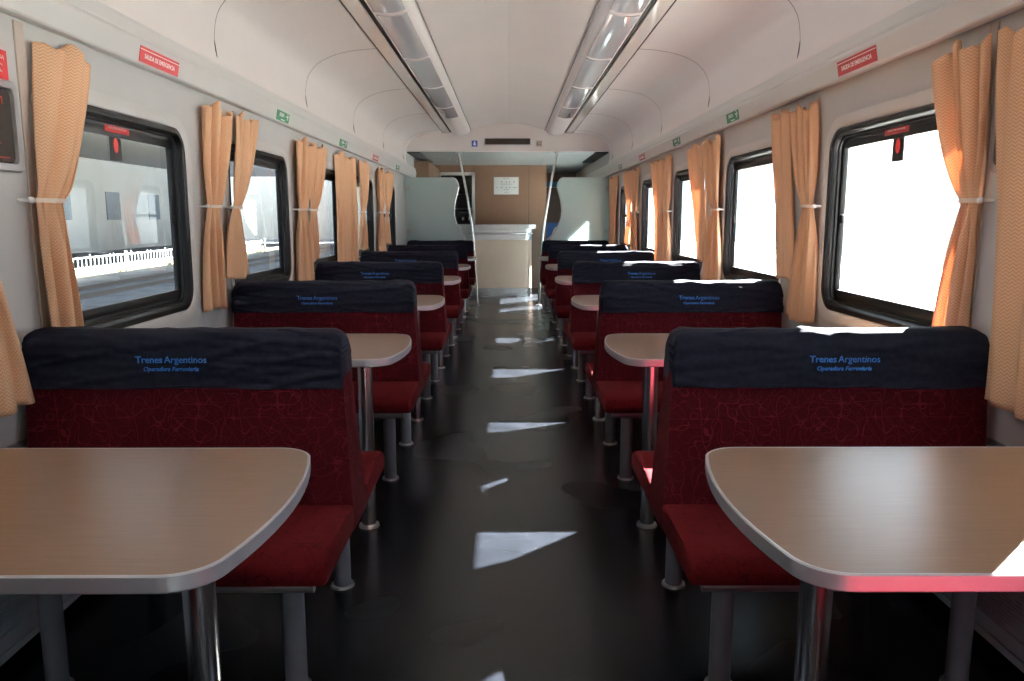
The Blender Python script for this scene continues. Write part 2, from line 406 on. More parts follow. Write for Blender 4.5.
# ------------------------------------------------------------ benches
ordn=['nearest the camera','second from the camera','third from the camera','fourth from the camera','fifth from the camera','farthest from the camera']
def bench(side,k,yc,label):
    rnd=random.Random(100*k+side+5)
    t=thing('dining_bench',label,'bench',(side*.95,yc,0),'back-to-back dining benches')
    ox=side*.95
    xi,xo=.492,1.42
    def fin(n,bm,m,p=t,smooth=False):
        bmesh.ops.translate(bm,vec=(-ox,0,0),verts=bm.verts); return finish(n,bm,m,p,smooth)
    # backrest: tapered upholstered slab
    bm=bmesh.new()
    outline=[(-.105,.37),(-.105,.42),(-.076,.70),(-.055,.90),(-.048,.935),(-.03,.957),(0,.964),(.03,.957),(.048,.935),(.055,.90),(.076,.70),(.105,.42),(.105,.37)]
    prism(bm,outline,side*xi,side*xo,'X',.014,3)
    for v in bm.verts:
        if abs(v.co.x)<.7: v.co.x-=side*.034*max(0,(.9-v.co.z)/.5)
    fin('backrest',bm,MAROON,smooth=True)
    # seats
    if True:
        for d in (-1,1):
            if k==5 and d==1: continue
            bm=bmesh.new()
            o2=[(.095,.375),(.095,.455),(.20,.461),(.38,.462),(.432,.457),(.464,.444),(.481,.424),(.486,.402),(.480,.385),(.462,.377)]
            prism(bm,[(d*a,b) for a,b in o2],side*.457,side*1.418,'X',.016,3)
            fin('seat',bm,SEATC,smooth=True)
    # cover: wrinkled cloth cap
    bm=bmesh.new()
    prof=[]
    zc_=.803 if k<=0 else .812+.004*((k*7)%3-1)
    base=[(-.070,zc_),(-.066,.836),(-.063,.87),(-.060,.90),(-.055,.935),(-.036,.962),(-.012,.970),(.012,.970),(.036,.962),(.055,.935),(.060,.90),(.063,.87),(.066,.836),(.070,zc_)]
    for i in range(len(base)-1):
        a,b=base[i],base[i+1]; n=4
        for q in range(n): prof.append((a[0]+(b[0]-a[0])*q/n,a[1]+(b[1]-a[1])*q/n))
    prof.append(base[-1])
    NX=130; seed=rnd.uniform(0,50); rows=[]
    for i in range(NX+1):
        u=i/NX; x=xi-.006+(xo+.004-xi+.006)*u
        rowv=[]
        # rounded upper corners, pulled-in ends
        for j,(y,z) in enumerate(prof):
            e=min(u,1-u)*(xo-xi)
            drop=0.0
            if e<.045: drop=.045-math.sqrt(max(0,.045**2-(.045-e)**2))
            zz=z-drop*max(0,(z-.85)/.12)*.8
            nz=noise.noise(Vector((x*1.5+seed,z*15+x*1.6,(1 if y>0 else 0)*9)))
            n2=noise.noise(Vector((x*2.1+seed*2,z*34-x*3,(1 if y>0 else 0)*7)))
            w=.013*max(0,1-abs(nz)*5.5)**1.5+.008*max(0,1-abs(n2)*5)+.004*(nz+.5)
            msk=1-.8*math.exp(-((x-.985)/.17)**2)*(1 if z<.915 else .4)
            amt=msk
            sgn=-1 if y<0 else 1
            yy=y+sgn*(w*amt+.001)
            if abs(y)<.04: zz+=.3*w-.003*math.sin(PI*u)+.001
            else: zz+= .006*noise.noise(Vector((x*3+seed,3.3,sgn)))*(1 if z<.81 else 0)
            rowv.append(bm.verts.new((side*x,yy,zz)))
        rows.append(rowv)
    for A,B in zip(rows,rows[1:]):
        for j in range(len(prof)-1): bm.faces.new((A[j],A[j+1],B[j+1],B[j]))
    for R_ in (rows[0],rows[-1]):
        n=len(R_)
        for j in range(n//2):
            a,b,c,d=R_[j],R_[j+1],R_[n-2-j],R_[n-1-j]
            if b is c: bm.faces.new((a,b,d))
            elif j+1<n-2-j or b is not c:
                try: bm.faces.new((a,b,c,d))
                except ValueError: pass
    bmesh.ops.recalc_face_normals(bm,faces=bm.faces)
    cv=fin('headrest_cover',bm,NAVY,smooth=True)
    # stitched hem
    bm=bmesh.new(); tube(bm,[(side*(xi-.004+(xo-xi+.004)*q/20),-.0715+.002*math.sin(q*1.3+seed),zc_+.004+.003*math.sin(q*.9+seed)) for q in range(21)],.0028,8)
    fin('hem',bm,NAVY,cv,True)
    tx=side*.985
    M=frame((tx-ox,-.0755,.888),(1,0,0),(0,0,1))
    lw=put_text('lettering','Trenes',.0278,M@Matrix.Translation((-.062,0,0)),BLUETXT,cv,bold=.0004)
    put_text('lettering','Argentinos',.0278,M@Matrix.Translation((.044,0,0)),BLUETXT,cv)
    M=frame((tx-ox,-.0765,.861),(1,0,0),(0,0,1))
    put_text('lettering','Operadora Ferroviaria',.0175,M,BLUETXT,cv,shear=.25,bold=.0003)
    # under-frame
    for d in (-1,1):
        if k==5 and d==1: continue
        bm=bmesh.new()
        cyl(bm,(side*.50,d*.425,.3595),(side*1.42,d*.425,.3595),.017,16)
        fin('seat_rail',bm,FRAMEG,smooth=False)
    for x in (.592,1.26):
        bm=bmesh.new(); box(bm,side*(x-.02),side*(x+.02),-.42,.42 if k<5 else .1,.338,.372,.004,2); fin('bearer',bm,FRAMEG)
    for d in (-1,1):
        if k==5 and d==1: dy=.04
        else: dy=.305*d
        for x in (.592,1.26):
            bm=bmesh.new(); cyl(bm,(side*x,dy,.004),(side*x,dy,.345),.030,28)
            l=fin('leg',bm,GREYLEG)
            for p in l.data.polygons: p.use_smooth = abs(p.normal.z)<.5
            bm=bmesh.new(); cyl(bm,(side*x,dy,0),(side*x,dy,.008),.042,28,.040); fin('foot',bm,FOOTM,l)
    return t
for s in (-1,1):
    sd='left' if s<0 else 'right'
    bench(s,-1,2.32-PITCH,'maroon double bench with navy cover, %s side beside the camera'%sd)
    for k in range(6):
        bench(s,k,2.32+PITCH*k,'maroon double bench with navy headrest cover left of the aisle, %s'%ordn[k] if s<0 else 'maroon double bench with navy headrest cover right of the aisle, %s'%ordn[k])

# ------------------------------------------------------------ tables
def table(side,k):
    yc=1.405+PITCH*k
    t=thing('dining_table','wood-laminate table with pale rounded edge %s of the aisle, %s'%('left' if side<0 else 'right',['nearest the camera','second from the camera','third from the camera','fourth from the camera','fifth from the camera','farthest, before the last bench'][k]),'table',(side*.9,yc,0),'tables between the benches')
    ox=side*.9
    def outline(ins):
        hy=.325-ins; xe=1.455-ins*.2
        pts=[(xe,-hy),(xe,hy)]
        # aisle end: wide arc with rounded corners
        r=.085-ins*.6
        arc=[]
        x0=.434+ins
        n=8
        for q in range(n+1):
            a=PI/2+ (PI/2-.16)*q/n
            arc.append((x0+r+r*math.cos(a), hy-r+r*math.sin(a)))
        m=10; ya=arc[-1][1]; xa=arc[-1][0]
        for q in range(1,m):
            tt=q/m; y=ya*(1-2*tt); arc.append((xa-.030*(1-(2*tt-1)**2),y))
        arc+= [(x,-y) for x,y in arc[:n+1][::-1]]
        return [(side*x-ox,y) for x,y in pts+arc]
    bm=bmesh.new(); prism(bm,outline(.004),.751,.7785,'Z'); finish('tabletop',bm,TABLE,t)
    # edging band
    A=outline(0); B=outline(.006)
    bm=bmesh.new()
    loft(bm,[[(x,y,.7788) for x,y in B],[(x,y,.7795) for x,y in outline(.003)],[(x,y,.777) for x,y in A],[(x,y,.753) for x,y in A],[(x,y,.750) for x,y in outline(.003)],[(x,y,.7505) for x,y in outline(.02)]])
    finish('edging',bm,EDGE,t,True)
    bm=bmesh.new(); cyl(bm,(side*.592-ox,0,.005),(side*.592-ox,0,.752),.0305,40)
    l=finish('leg',bm,CHROME,t)
    for p in l.data.polygons: p.use_smooth = abs(p.normal.z)<.5
    bm=bmesh.new(); cyl(bm,(side*.592-ox,0,0),(side*.592-ox,0,.010),.044,32,.041); finish('foot_flange',bm,FOOTM,l)
    bm=bmesh.new(); cyl(bm,(side*.592-ox,0,.730),(side*.592-ox,0,.7508),.055,32); finish('top_flange',bm,FOOTM,l)
    bm=bmesh.new(); box(bm,side*1.40-ox,side*1.458-ox,-.25,.25,.70,.750,.004,2); finish('wall_bracket',bm,ALU,t)
for s in (-1,1):
    for k in range(6): table(s,k)

# ------------------------------------------------------------ curtains
def lerp(a,b,t): return a+(b-a)*t
def curtain(side,label,top,mid,bot,zb=.80,zt=1.35,tied=True,pl=5,seed=1,group='peach curtains',amp=1.0,xin=0):
    rnd=random.Random(seed)
    amp*=rnd.uniform(1.05,1.35)
    if tied:
        cm=(mid[0]+mid[1])/2; hw=(mid[1]-mid[0])*.36; mid=(cm-hw,cm+hw)
    ph=[rnd.uniform(0,2*PI) for _ in range(6)]; ztop=1.862
    yref=(top[0]+top[1])/2
    NU,NV=84,56
    bm=bmesh.new(); uvl=bm.loops.layers.uv.new('UVMap'); G=[]; UV={}
    for j in range(NV+1):
        v=j/NV; row=[]
        for i in range(NU+1):
            u=i/NU
            zT=ztop-.042*abs(math.sin(u*PI*1.5+ph[0]))-.018*abs(math.sin(u*PI*4+ph[1]))
            zB=zb+.010*math.sin(u*5+ph[2])
            z=lerp(zT,zB,v)
            if z>zt:
                t=(z-zt)/(ztop-zt); t=max(0,min(1,t))
                w=t**.62 if tied else t
                bul=.03*math.sin(PI*min(1,max(0,t)))*(1 if tied else .3)
                a=lerp(mid[0],top[0],w)-bul*(.5); b=lerp(mid[1],top[1],w)+bul*(.5)
            else:
                t=(zt-z)/(zt-zb); w=math.sin(min(1,t)*PI/2)**.9 if tied else t
                a=lerp(mid[0],bot[0],w); b=lerp(mid[1],bot[1],w)
            pinch=math.exp(-((z-zt)/.10)**2) if tied else 0
            uu=u+.035*math.sin(u*2*PI*2+ph[3])+.02*math.sin(v*5+u*7)
            uu=max(0,min(1,uu))
            # diagonal drift of folds from the hooks to the tie
            y=lerp(a,b,uu)
            f=math.sin(2*PI*pl*u+ph[4]+1.2*math.sin(v*2.2+ph[5]))
            g=math.sin(2*PI*(pl*.5)*u+ph[1]+v*1.3)
            A=lerp(.018,.008,pinch)*amp
            x=1.424-.005*pinch+A*f*.75+.008*g*(1-pinch)
            if z>1.82: x=max(x,1.402+ (0.0))
            x=min(x,1.452)
            if z<zt: x-=xin*min(1,(zt-z)/(zt-zb))
            else: x-=.0
            y+=.010*math.cos(2*PI*pl*u+ph[4])*(1-pinch)
            row.append(bm.verts.new((side*x-side*1.42,y-yref,z))); UV[row[-1]]=(u*(top[1]-top[0])*2.4+.0*v,z)
        G.append(row)
    for A_,B_ in zip(G,G[1:]):
        for i in range(NU):
            f=bm.faces.new((A_[i],A_[i+1],B_[i+1],B_[i]))
            for l in f.loops: l[uvl].uv=UV[l.vert]
    o=finish('curtain',bm,CURT,None,True,(side*1.42,yref,0))
    tag(o,label,'curtain',group)
    sd=o.modifiers.new('thickness','SOLIDIFY'); sd.thickness=.0022; sd.offset=0
    if tied:
        a,b=mid; bm=bmesh.new(); pts=[]
        n=20
        cy=(a+b)/2-yref; ry=(b-a)/2+.008
        loops=[]
        for q in range(n):
            an=2*PI*q/n; pts.append((side*(1.420+.028*math.cos(an))-side*1.42,cy+ry*math.sin(an)))
        lo=[[(x,y,zt-.007) for x,y in pts],[(x,y,zt+.007) for x,y in pts],[(x*.9,y*1-.0+(cy-y)*.06,zt+.007) for x,y in pts],[(x*.9,y+(cy-y)*.06,zt-.007) for x,y in pts]]
        loft(bm,lo,True); finish('tieback',bm,TIE,o,True)
        bm=bmesh.new(); ys=(a if side>0 else a)-yref-.02
        cyl(bm,(side*(WX-.002)-side*1.42,ys,zt),(side*(WX-.04)-side*1.42,ys,zt),.006,12)
        bmesh.ops.create_uvsphere(bm,u_segments=12,v_segments=8,radius=.010,matrix=Matrix.Translation((side*(WX-.042)-side*1.42,ys,zt)))
        finish('hook',bm,WHITE,o,True)
    return o
LC=[
 ('tied peach curtain at the left frame edge, nearest the camera',(1.92,2.31),(1.96,2.15),(1.86,2.225),.765,True,4),
 ('tied peach curtain left of the first left window, right of the alarm box',(2.50,2.83),(2.36,2.56),(2.41,2.60),.80,True,4),
 ('tied peach curtain right beside the first left window, hanging over the wall',(3.79,4.19),(3.74,3.93),(3.69,3.95),.855,True,5),
 ('tied peach curtain starting the second left window, gathered narrow',(4.21,4.58),(4.07,4.22),(3.95,4.30),.985,True,4),
 ('tied peach curtain after the second left window',(5.41,5.86),(5.35,5.62),(5.30,5.755),.80,True,5),
 ('tied peach curtain before the third left window',(5.86,6.32),(5.66,5.92),(5.70,5.95),.985,True,4),
 ('wide untied pale curtain drawn over the end of the third left window',(6.66,7.52),(6.60,7.45),(6.52,7.38),.80,False,7),
 ('narrow peach curtain just past the wide drawn one on the left',(7.56,8.15),(7.62,7.88),(7.58,7.90),.985,True,4),
 ('first peach curtain of the last left pair, after the fourth window',(8.72,9.28),(8.75,9.0),(8.66,9.15),.80,True,4),
 ('last peach curtain on the left wall, before the fifth window',(9.32,9.95),(9.15,9.42),(9.18,9.50),.985,True,4)]
RC=[
 ('large peach curtain at the right frame edge, nearest the camera',(1.90,2.37),(1.92,2.30),(1.86,2.23),.765,False,4),
 ('large tied peach curtain right of the first right window',(2.40,2.72),(2.38,2.48),(2.41,2.58),.80,True,4),
 ('tied peach curtain left of the first right window, hanging lowest',(3.73,4.07),(3.66,3.82),(3.61,3.95),.80,True,4),
 ('loose peach curtain at the right edge of the second right window',(4.09,4.38),(3.99,4.18),(3.88,4.14),.985,False,4),
 ('tied peach curtain left of the second right window',(5.40,5.86),(5.32,5.50),(5.22,5.70),.80,True,5),
 ('loose peach curtain over the edge of the third right window',(5.87,6.33),(5.75,6.0),(5.62,5.86),.985,False,4),
 ('peach curtain just after the third right window',(7.04,7.48),(6.98,7.22),(6.94,7.25),.80,True,4),
 ('peach curtain at the near edge of the fourth right window',(7.5,7.95),(7.26,7.6),(7.27,7.50),.80,False,4),
 ('peach curtain just after the fourth right window',(8.66,9.22),(8.75,9.05),(8.66,9.15),.80,True,4),
 ('peach curtain at the near edge of the fifth right window',(9.25,9.88),(9.1,9.4),(9.2,9.55),.985,False,4),
 ('last peach curtain on the right, beside the frosted glass',(10.42,11.2),(10.5,11.0),(10.45,11.03),.80,False,6)]
for i,(lb,t,m_,b,zb,td,pl) in enumerate(LC): curtain(-1,lb,t,m_,b,zb,1.35,td,pl,seed=i+3,xin=.06 if i==0 else 0)
for i,(lb,t,m_,b,zb,td,pl) in enumerate(RC): curtain(1,lb,t,m_,b,zb,1.35,td,pl,seed=i+43,xin=.03 if i==0 else 0)

# ------------------------------------------------------------ signs on the cornices
def cornice_sign(side,yc,w,kind,label,arrow=0):
    up=Vector((side*(CT[0]-CB[0]),0,CT[1]-CB[1])).normalized()
    t0=.186
    base=Vector((side*CB[0],0,CB[1]))+up*(.172*t0)
    n=Vector((-side*up.z,0,up.x*side)).normalized()
    M=frame(base+Vector((0,yc,0))+n*.002,(0,-side,0),up)
    T=Matrix.Translation(Vector((side*1.39,yc,1.91))); 
    nm='emergency_exit_sign' if kind=='red' else 'exit_sign'
    t=thing(nm,label,'sign',(side*1.39,yc,1.91)); inv=T.inverted()
    hh=.058
    bm=bmesh.new(); plate(bm,inv@M,w,hh,.002); finish('panel',bm,RED if kind=='red' else GREEN,t)
    if kind=='red':
        put_text('lettering','SALIDA DE EMERGENCIA',.0245,inv@M@Matrix.Translation((0,-.004,.0012)),WHITE,t,bold=.0005)
        bm=bmesh.new(); plate(bm,inv@M,w,.003,.001,0,.0185,.0015); finish('white_line',bm,WHITE,t)
    else:
        put_text('lettering','SALIDA',.030,inv@M@Matrix.Translation((-.03*arrow,.008,.0012)),WHITE,t,bold=.0006)
        bm=bmesh.new()
        ax=.085*arrow
        plate(bm,inv@M,.045,.008,.001,ax,.008,.0016)
        for sg in (-1,1):
            R_=Matrix.Translation((ax+arrow*.012,.008+sg*.009,.0016))@Matrix.Rotation(-sg*arrow*PI/4,4,'Z')
            plate(bm,inv@M@R_,.032,.008,.001)
        plate(bm,inv@M,.08,.006,.001,0,-.020,.0016)
        finish('arrow',bm,WHITE,t)
cornice_sign(-1,3.27,.35,'red','red emergency exit sign on the left cornice above the first window')
cornice_sign(-1,5.0,.26,'green','green exit sign on the left cornice, nearest the camera of the green ones',1)
cornice_sign(-1,6.8,.30,'green','green exit sign on the left cornice above the wide drawn curtain',1)
cornice_sign(-1,8.43,.33,'red','small far red sign on the left cornice')
cornice_sign(-1,10.1,.30,'green','farthest green exit sign on the left cornice, before the header',1)
cornice_sign(1,3.25,.35,'red','red emergency exit sign on the right cornice above the first window')
cornice_sign(1,4.99,.26,'green','green exit sign with white arrow on the right cornice, nearest the camera',1)
cornice_sign(1,6.62,.27,'green','second green exit sign on the right cornice, above the third window',1)
cornice_sign(1,8.3,.33,'red','small far red sign on the right cornice')
cornice_sign(1,9.9,.27,'green','farthest green exit sign on the right cornice',1)

# alarm boxes between the near curtains
for s in (-1,1):
    sd='left' if s<0 else 'right'
    y0,y1=(2.14,2.395)
    t=thing('alarm_box','grey-framed dark emergency tool box on the %s wall between curtains'%sd,'alarm box',(s*WX,2.22,1.43))
    inv=Matrix.Translation(-Vector(t.location))
    bm=bmesh.new(); loft(bm,[[(s*x,y,z) for y,z in rrect(y0+i,y1-i,1.43+i,1.69-i,.02)] for i,x in ((0,WX),(0,WX-.012),(.004,WX-.016),(.022,WX-.016),(.025,WX-.006))])
    bmesh.ops.transform(bm,matrix=inv,verts=bm.verts); finish('frame',bm,ALU,t)
    bm=bmesh.new(); box(bm,s*(WX-.006),s*WX,y0+.02,y1-.02,1.45,1.67); bmesh.ops.transform(bm,matrix=inv,verts=bm.verts); finish('window_panel',bm,SCREEN,t)
    M=frame((s*(WX-.008),2.285,1.62),(0,-s,0),(0,0,1))
    bm=bmesh.new()
    for ox_,oy_,w_,h_ in ((-.03,.02,.03,.004),(.03,.02,.03,.004),(-.043,.01,.004,.02),(.043,.01,.004,.02),(-.03,-.13,.05,.004),(.03,-.15,.05,.004),(0,-.11,.04,.004)):
        plate(bm,inv@M,w_,h_,.001,ox_,oy_)
    finish('red_marking',bm,RED,t)
    bm=bmesh.new(); cyl(bm,inv@Vector((s*(WX-.016),2.20,1.46)),inv@Vector((s*(WX-.016),2.235,1.60)),.007,10); box(bm,s*-.022,s*-.006,-.03,.04,.155,.18,.003,2)
    finish('hammer',bm,RED,t)
    M=frame((s*(WX-.001),2.315,1.735),(0,-s,0),(0,0,1))
    t2=thing('red_notice','red notice plate above the alarm box on the %s wall'%sd,'sign',(s*WX,2.265,1.69)); inv2=Matrix.Translation(-Vector(t2.location))
    bm=bmesh.new(); plate(bm,inv2@M,.13,.082,.002); finish('panel',bm,RED,t2)
    for dy,tx,sz in ((.02,'EMERGENCIA',.017),(0,'Rompa el vidrio',.013),(-.018,'use el martillo',.013)): put_text('lettering',tx,sz,inv2@M@Matrix.Translation((0,dy,.0013)),WHITE,t2)

# ------------------------------------------------------------ ceiling lights
for s in (-1,1):
    t=thing('ceiling_light','long segmented ceiling light strip on the %s side'%('left' if s<0 else 'right'),'ceiling light',(s*.66,4,2.5))
    inv=Matrix.Translation(-Vector(t.location))
    bm=bmesh.new()
    P=sm([(.792,2.492),(.785,2.470),(.75,2.452),(.66,2.448),(.58,2.468),(.54,2.500),(.527,2.522)],4)
    prism(bm,[(s*x,z) for x,z in P]+[(s*.527,2.56),(s*.792,2.56)],Y0,YH-.012,'Y'); bmesh.ops.transform(bm,matrix=inv,verts=bm.verts)
    h=finish('housing',bm,CEIL,t)
    bm=bmesh.new(); box(bm,s*.5215,s*.5265,Y0,YH-.012,2.512,2.524); bmesh.ops.transform(bm,matrix=inv,verts=bm.verts); finish('edge_joint',bm,SEAM,t)
    ys=[(.85+1.3*k,.85+1.3*k+1.22) for k in range(-3,6)]+[(8.65,9.45)]
    Q=[p for p in P if .575<p[0]<.772]
    for a,b in ys:
        bm=bmesh.new()
        out=[(s*x,z-.0045) for x,z in Q]; inn=[(s*x,z-.0005) for x,z in Q[::-1]]
        prism(bm,out+inn,a,b,'Y'); bmesh.ops.transform(bm,matrix=inv,verts=bm.verts); finish('diffuser',bm,DIFF,t,False)

# ------------------------------------------------------------ header fittings
t=thing('display_panel','dark wide display panel with bright rim on the ceiling header','display',(0,YH-.001,2.36))
bm=bmesh.new(); box(bm,-.335,.325,-.012,.0,-.045,.05,.003,2); finish('rim',bm,ALU,t)
bm=bmesh.new(); box(bm,-.325,.315,-.016,-.008,-.035,.043); finish('screen',bm,SCREEN,t)
t=thing('blue_sign','small blue pictogram sign left of the dark display panel','sign',(-.475,YH-.002,2.335))
bm=bmesh.new(); box(bm,-.042,.042,-.003,0,-.042,.042); finish('panel',bm,BLUES,t)
bm=bmesh.new(); cyl(bm,(0,-.003,.018),(0,-.005,.018),.012,16); box(bm,-.02,.02,-.005,-.003,-.025,.004); finish('pictogram',bm,WHITE,t)
t=thing('beige_sign','small beige pictogram sign right of the dark display panel','sign',(.445,YH-.002,2.335))
bm=bmesh.new(); box(bm,-.042,.042,-.003,0,-.042,.042); finish('panel',bm,BEIGES,t)
bm=bmesh.new(); box(bm,-.03,.03,-.005,-.003,-.02,-.012); box(bm,-.028,-.016,-.005,-.003,-.012,.02); box(bm,0,.028,-.005,-.003,.006,.014); finish('pictogram',bm,INK,t)

# poles
for s in (-1,1):
    t=thing('grab_pole','bent steel grab pole from floor to header, %s of the aisle'%('left' if s<0 else 'right'),'pole',(s*.45,YH+.1,0))
    xb=.455
    pts=[(s*.455,0,0),(s*.485,0,.55),(s*.51,0,1.0),(s*.53,0,1.2),(s*.60,0,1.65),(s*.705,0,2.222)]
    bm=bmesh.new(); tube(bm,[(x-s*.45,y,z) for x,y,z in pts],.018,16); finish('pole',bm,CHROME,t,True)
    bm=bmesh.new(); cyl(bm,(s*.005,0,0),(s*.005,0,.012),.045,24); finish('floor_flange',bm,FOOTM,t)
    bm=bmesh.new(); cyl(bm,(s*.255,0,2.212),(s*.255,0,2.226),.045,24); finish('ceiling_flange',bm,FOOTM,t)

# ------------------------------------------------------------ frosted partitions
for s in (-1,1):
    sd='left' if s<0 else 'right'
    t=thing('glass_partition','frosted pale glass partition with curved inner edge behind the last %s bench'%sd,'partition',(s*1.1,11.31,0))
    edge=sm([(.55,.30),(.56,.80),(.61,1.0),(.66,1.08),(.735,1.22),(.765,1.35),(.755,1.50),(.715,1.65),(.70,1.74),(.74,1.83),(.80,1.855)],5)
    pl=[(s*x-s*1.1,z) for x,z in edge]+[(s*1.455-s*1.1,1.855),(s*1.455-s*1.1,.30)]
    bm=bmesh.new(); prism(bm,pl,-.006,.006,'Y'); finish('frosted_pane',bm,FROST,t)
    bm=bmesh.new()
    pts=[(s*x-s*1.1,0,z) for x,z in edge if z>.9]
    tube(bm,pts,.008,8); finish('edge_trim',bm,CHROME,t,True)
    for z in (1.10,1.70):
        bm=bmesh.new(); box(bm,s*.355,s*.285,-.018,.018,z-.03,z+.03,.004,2); finish('clamp',bm,FOOTM,t)
    bm=bmesh.new(); box(bm,s*.355,s*-.35,-.012,.012,.27,.31); box(bm,s*-.28,s*-.32,-.012,.012,0,.27); box(bm,s*.3,s*.26,-.012,.012,0,.27); finish('base_rail',bm,STEEL,t)

# ------------------------------------------------------------ bar counter
t=thing('bar_counter','pale wood bar counter with steel top and foot rail at the aisle end','counter',(-.3,12.9,0))
def cshape(x0,x1,yf,yb,bul,r=.10,n=10):
    pts=[(x0,yb)]
    pts+=[(x0+(x1-r-x0)*q/n, yf+bul*(1-math.sin(PI*(.15+.35*min(1,q/n+.3))))) for q in range(n+1)]
    for q in range(1,7):
        a=-PI/2+PI/2*q/6; pts.append((x1-r+r*math.cos(a),yf+r+r*math.sin(a)))
    pts.append((x1,yb)); return pts
bm=bmesh.new(); prism(bm,cshape(-1.0,.70-.01,0,.65,.05),.14,.93,'Z'); finish('front_panel',bm,COUNTER,t)
bm=bmesh.new(); prism(bm,cshape(-1.02,.695,-.006,.65,.05),.0,.14,'Z'); finish('kick_plate',bm,STEEL,t)
bm=bmesh.new(); prism(bm,cshape(-1.02,.695,-.006,.65,.05),.93,1.11,'Z'); finish('steel_band',bm,STEEL,t)
bm=bmesh.new(); prism(bm,cshape(-1.06,.76,-.08,.70,.05,.12),1.11,1.18,'Z',.006,2); finish('worktop',bm,STEEL,t)
bm=bmesh.new(); tube(bm,[(-1.0,-.06,1.035),(-.5,-.085,1.035),(.2,-.085,1.035),(.62,-.075,1.035),(.70,-.03,1.035)],.012,12)
for x in (-.7,-.1,.45,.66): cyl(bm,(x,-.075,1.035),(x,.01,1.035),.008,10)
finish('hand_rail',bm,CHROME,t,True)

# back wall of the pantry with serving doorway
YB=14.46
bm=bmesh.new()
box(bm,-1.46,-1.26,YB,YB+.06,0,2.226); box(bm,-1.26,-.60,YB,YB+.06,2.10,2.226); box(bm,-.60,.70,YB,YB+.06,0,2.226)
box(bm,.64,.70,YB+.06,Y1,0,2.226)
struct('wall_pantry',bm,BROWN)
bm=bmesh.new(); box(bm,.375,.385,YB-.002,YB+.001,0,2.22); box(bm,-.62,-.612,YB-.002,YB+.001,2.1,2.22); trim(bm,DARKGAP)
e=bpy.data.objects.new('door_1',None); C.objects.link(e); e.location=(-.93,YB,0); e['kind']='structure'
bm=bmesh.new()
box(bm,-.33,-.29,-.02,.07,0,2.10); box(bm,.28,.33,-.02,.07,0,2.10); box(bm,-.33,.33,-.02,.07,2.05,2.10); finish('door_frame',bm,MOULD,e)
# pantry behind the door
bm=bmesh.new(); box(bm,-1.46,.64,16.2,16.25,0,2.226); struct('trim_%d'%(trimn+1),bm,mat('pantry_wall',(.20,.20,.20),.5)); trimn+=1
t=thing('extractor_hood','dark wall cabinet seen through the pantry doorway','cabinet',(-.95,15.9,1.75))
bm=bmesh.new(); box(bm,-.45,.45,-.2,.29,.0,.35,.01,2); finish('body',bm,DKMETAL,t)
bm=bmesh.new(); box(bm,-.42,-.01,-.215,-.2,.02,.33,.004,2); finish('door',bm,mat('dark_door',(.06,.06,.065),.2),t)
bm=bmesh.new(); box(bm,.01,.42,-.215,-.2,.02,.33,.004,2); finish('door',bm,mat('dark_door2',(.06,.06,.065),.2),t)
t=thing('pantry_shelf','white shelf carrying dark pots inside the pantry doorway','shelf',(-.95,16.05,1.45))
bm=bmesh.new(); box(bm,-.45,.45,-.15,.14,0,.03); finish('board',bm,MOULD,t)
bm=bmesh.new(); box(bm,-.4,-.37,-.12,.14,-.12,0); box(bm,.37,.4,-.12,.14,-.12,0); finish('bracket',bm,MOULD,t)
t=thing('coffee_machine','black coffee machine on the counter inside the pantry doorway','coffee machine',(-.80,15.3,1.0))
bm=bmesh.new(); box(bm,-.16,.16,-.15,.15,0,.06,.01,2); box(bm,-.16,.16,.0,.15,.06,.30,.01,2); box(bm,-.16,.16,-.15,.15,.30,.40,.02,2); finish('body',bm,DKMETAL,t)
bm=bmesh.new(); cyl(bm,(-.06,-.08,.30),(-.06,-.08,.24),.03,16); cyl(bm,(.06,-.08,.30),(.06,-.08,.24),.03,16); finish('spout',bm,CHROME,t)
t=thing('pantry_counter','steel worktop inside the pantry doorway','counter',(-1.0,15.3,0))
bm=bmesh.new(); box(bm,-.44,.8,-.35,.35,.95,1.0,.005,2); finish('worktop',bm,STEEL,t)
bm=bmesh.new(); box(bm,-.44,.8,-.3,.35,0,.95,.005,2); finish('body',bm,ALU,t)

t=thing('wall_notice','white printed notice sheet on the brown pantry wall','notice',(-.03,YB-.001,1.86))
bm=bmesh.new(); box(bm,-.225,.225,-.004,0,-.155,.155); finish('sheet',bm,PAPER,t)
bm=bmesh.new()
for x in (-.08,.0,.06,.14):
    for z in (.07,-.03): cyl(bm,(x,-.004,z),(x,-.0055,z),.011,10)
for z,w in ((.125,.12),(.03,.20),(-.07,.10),(-.115,.08)): box(bm,-w/2,w/2,-.0055,-.004,z-.003,z+.003)
for x in (-.17,-.17,.18): box(bm,x-.015,x+.015,-.0055,-.004,-.035,-.028)
finish('print',bm,INK,t)
# recess panel lines on brown wall under the notice
bm=bmesh.new()
for a in ((-.30,.33,1.675,1.68),(-.30,-.295,1.2,1.68),(.325,.33,1.2,1.68)): box(bm,a[0],a[1],YB-.002,YB+.001,a[2],a[3])
trim(bm,mat('panel_line',(.09,.045,.025),.6))

# overhead cupboard left
t=thing('overhead_cupboard','brown overhead cupboard above the left frosted glass','cupboard',(-1.345,13.4,1.80))
bm=bmesh.new(); box(bm,-.11,.10,-1.0,1.0,0,.36,.004,2); finish('body',bm,BROWN,t)
for a in (-.98,-.31,.36):
    bm=bmesh.new(); box(bm,.10,.112,a,a+.64,.02,.34,.003,2); d=finish('door',bm,BROWN,t)
    bm=bmesh.new(); box(bm,.112,.122,a+.28,a+.36,.05,.06,.002,2); finish('handle',bm,CHROME,d)
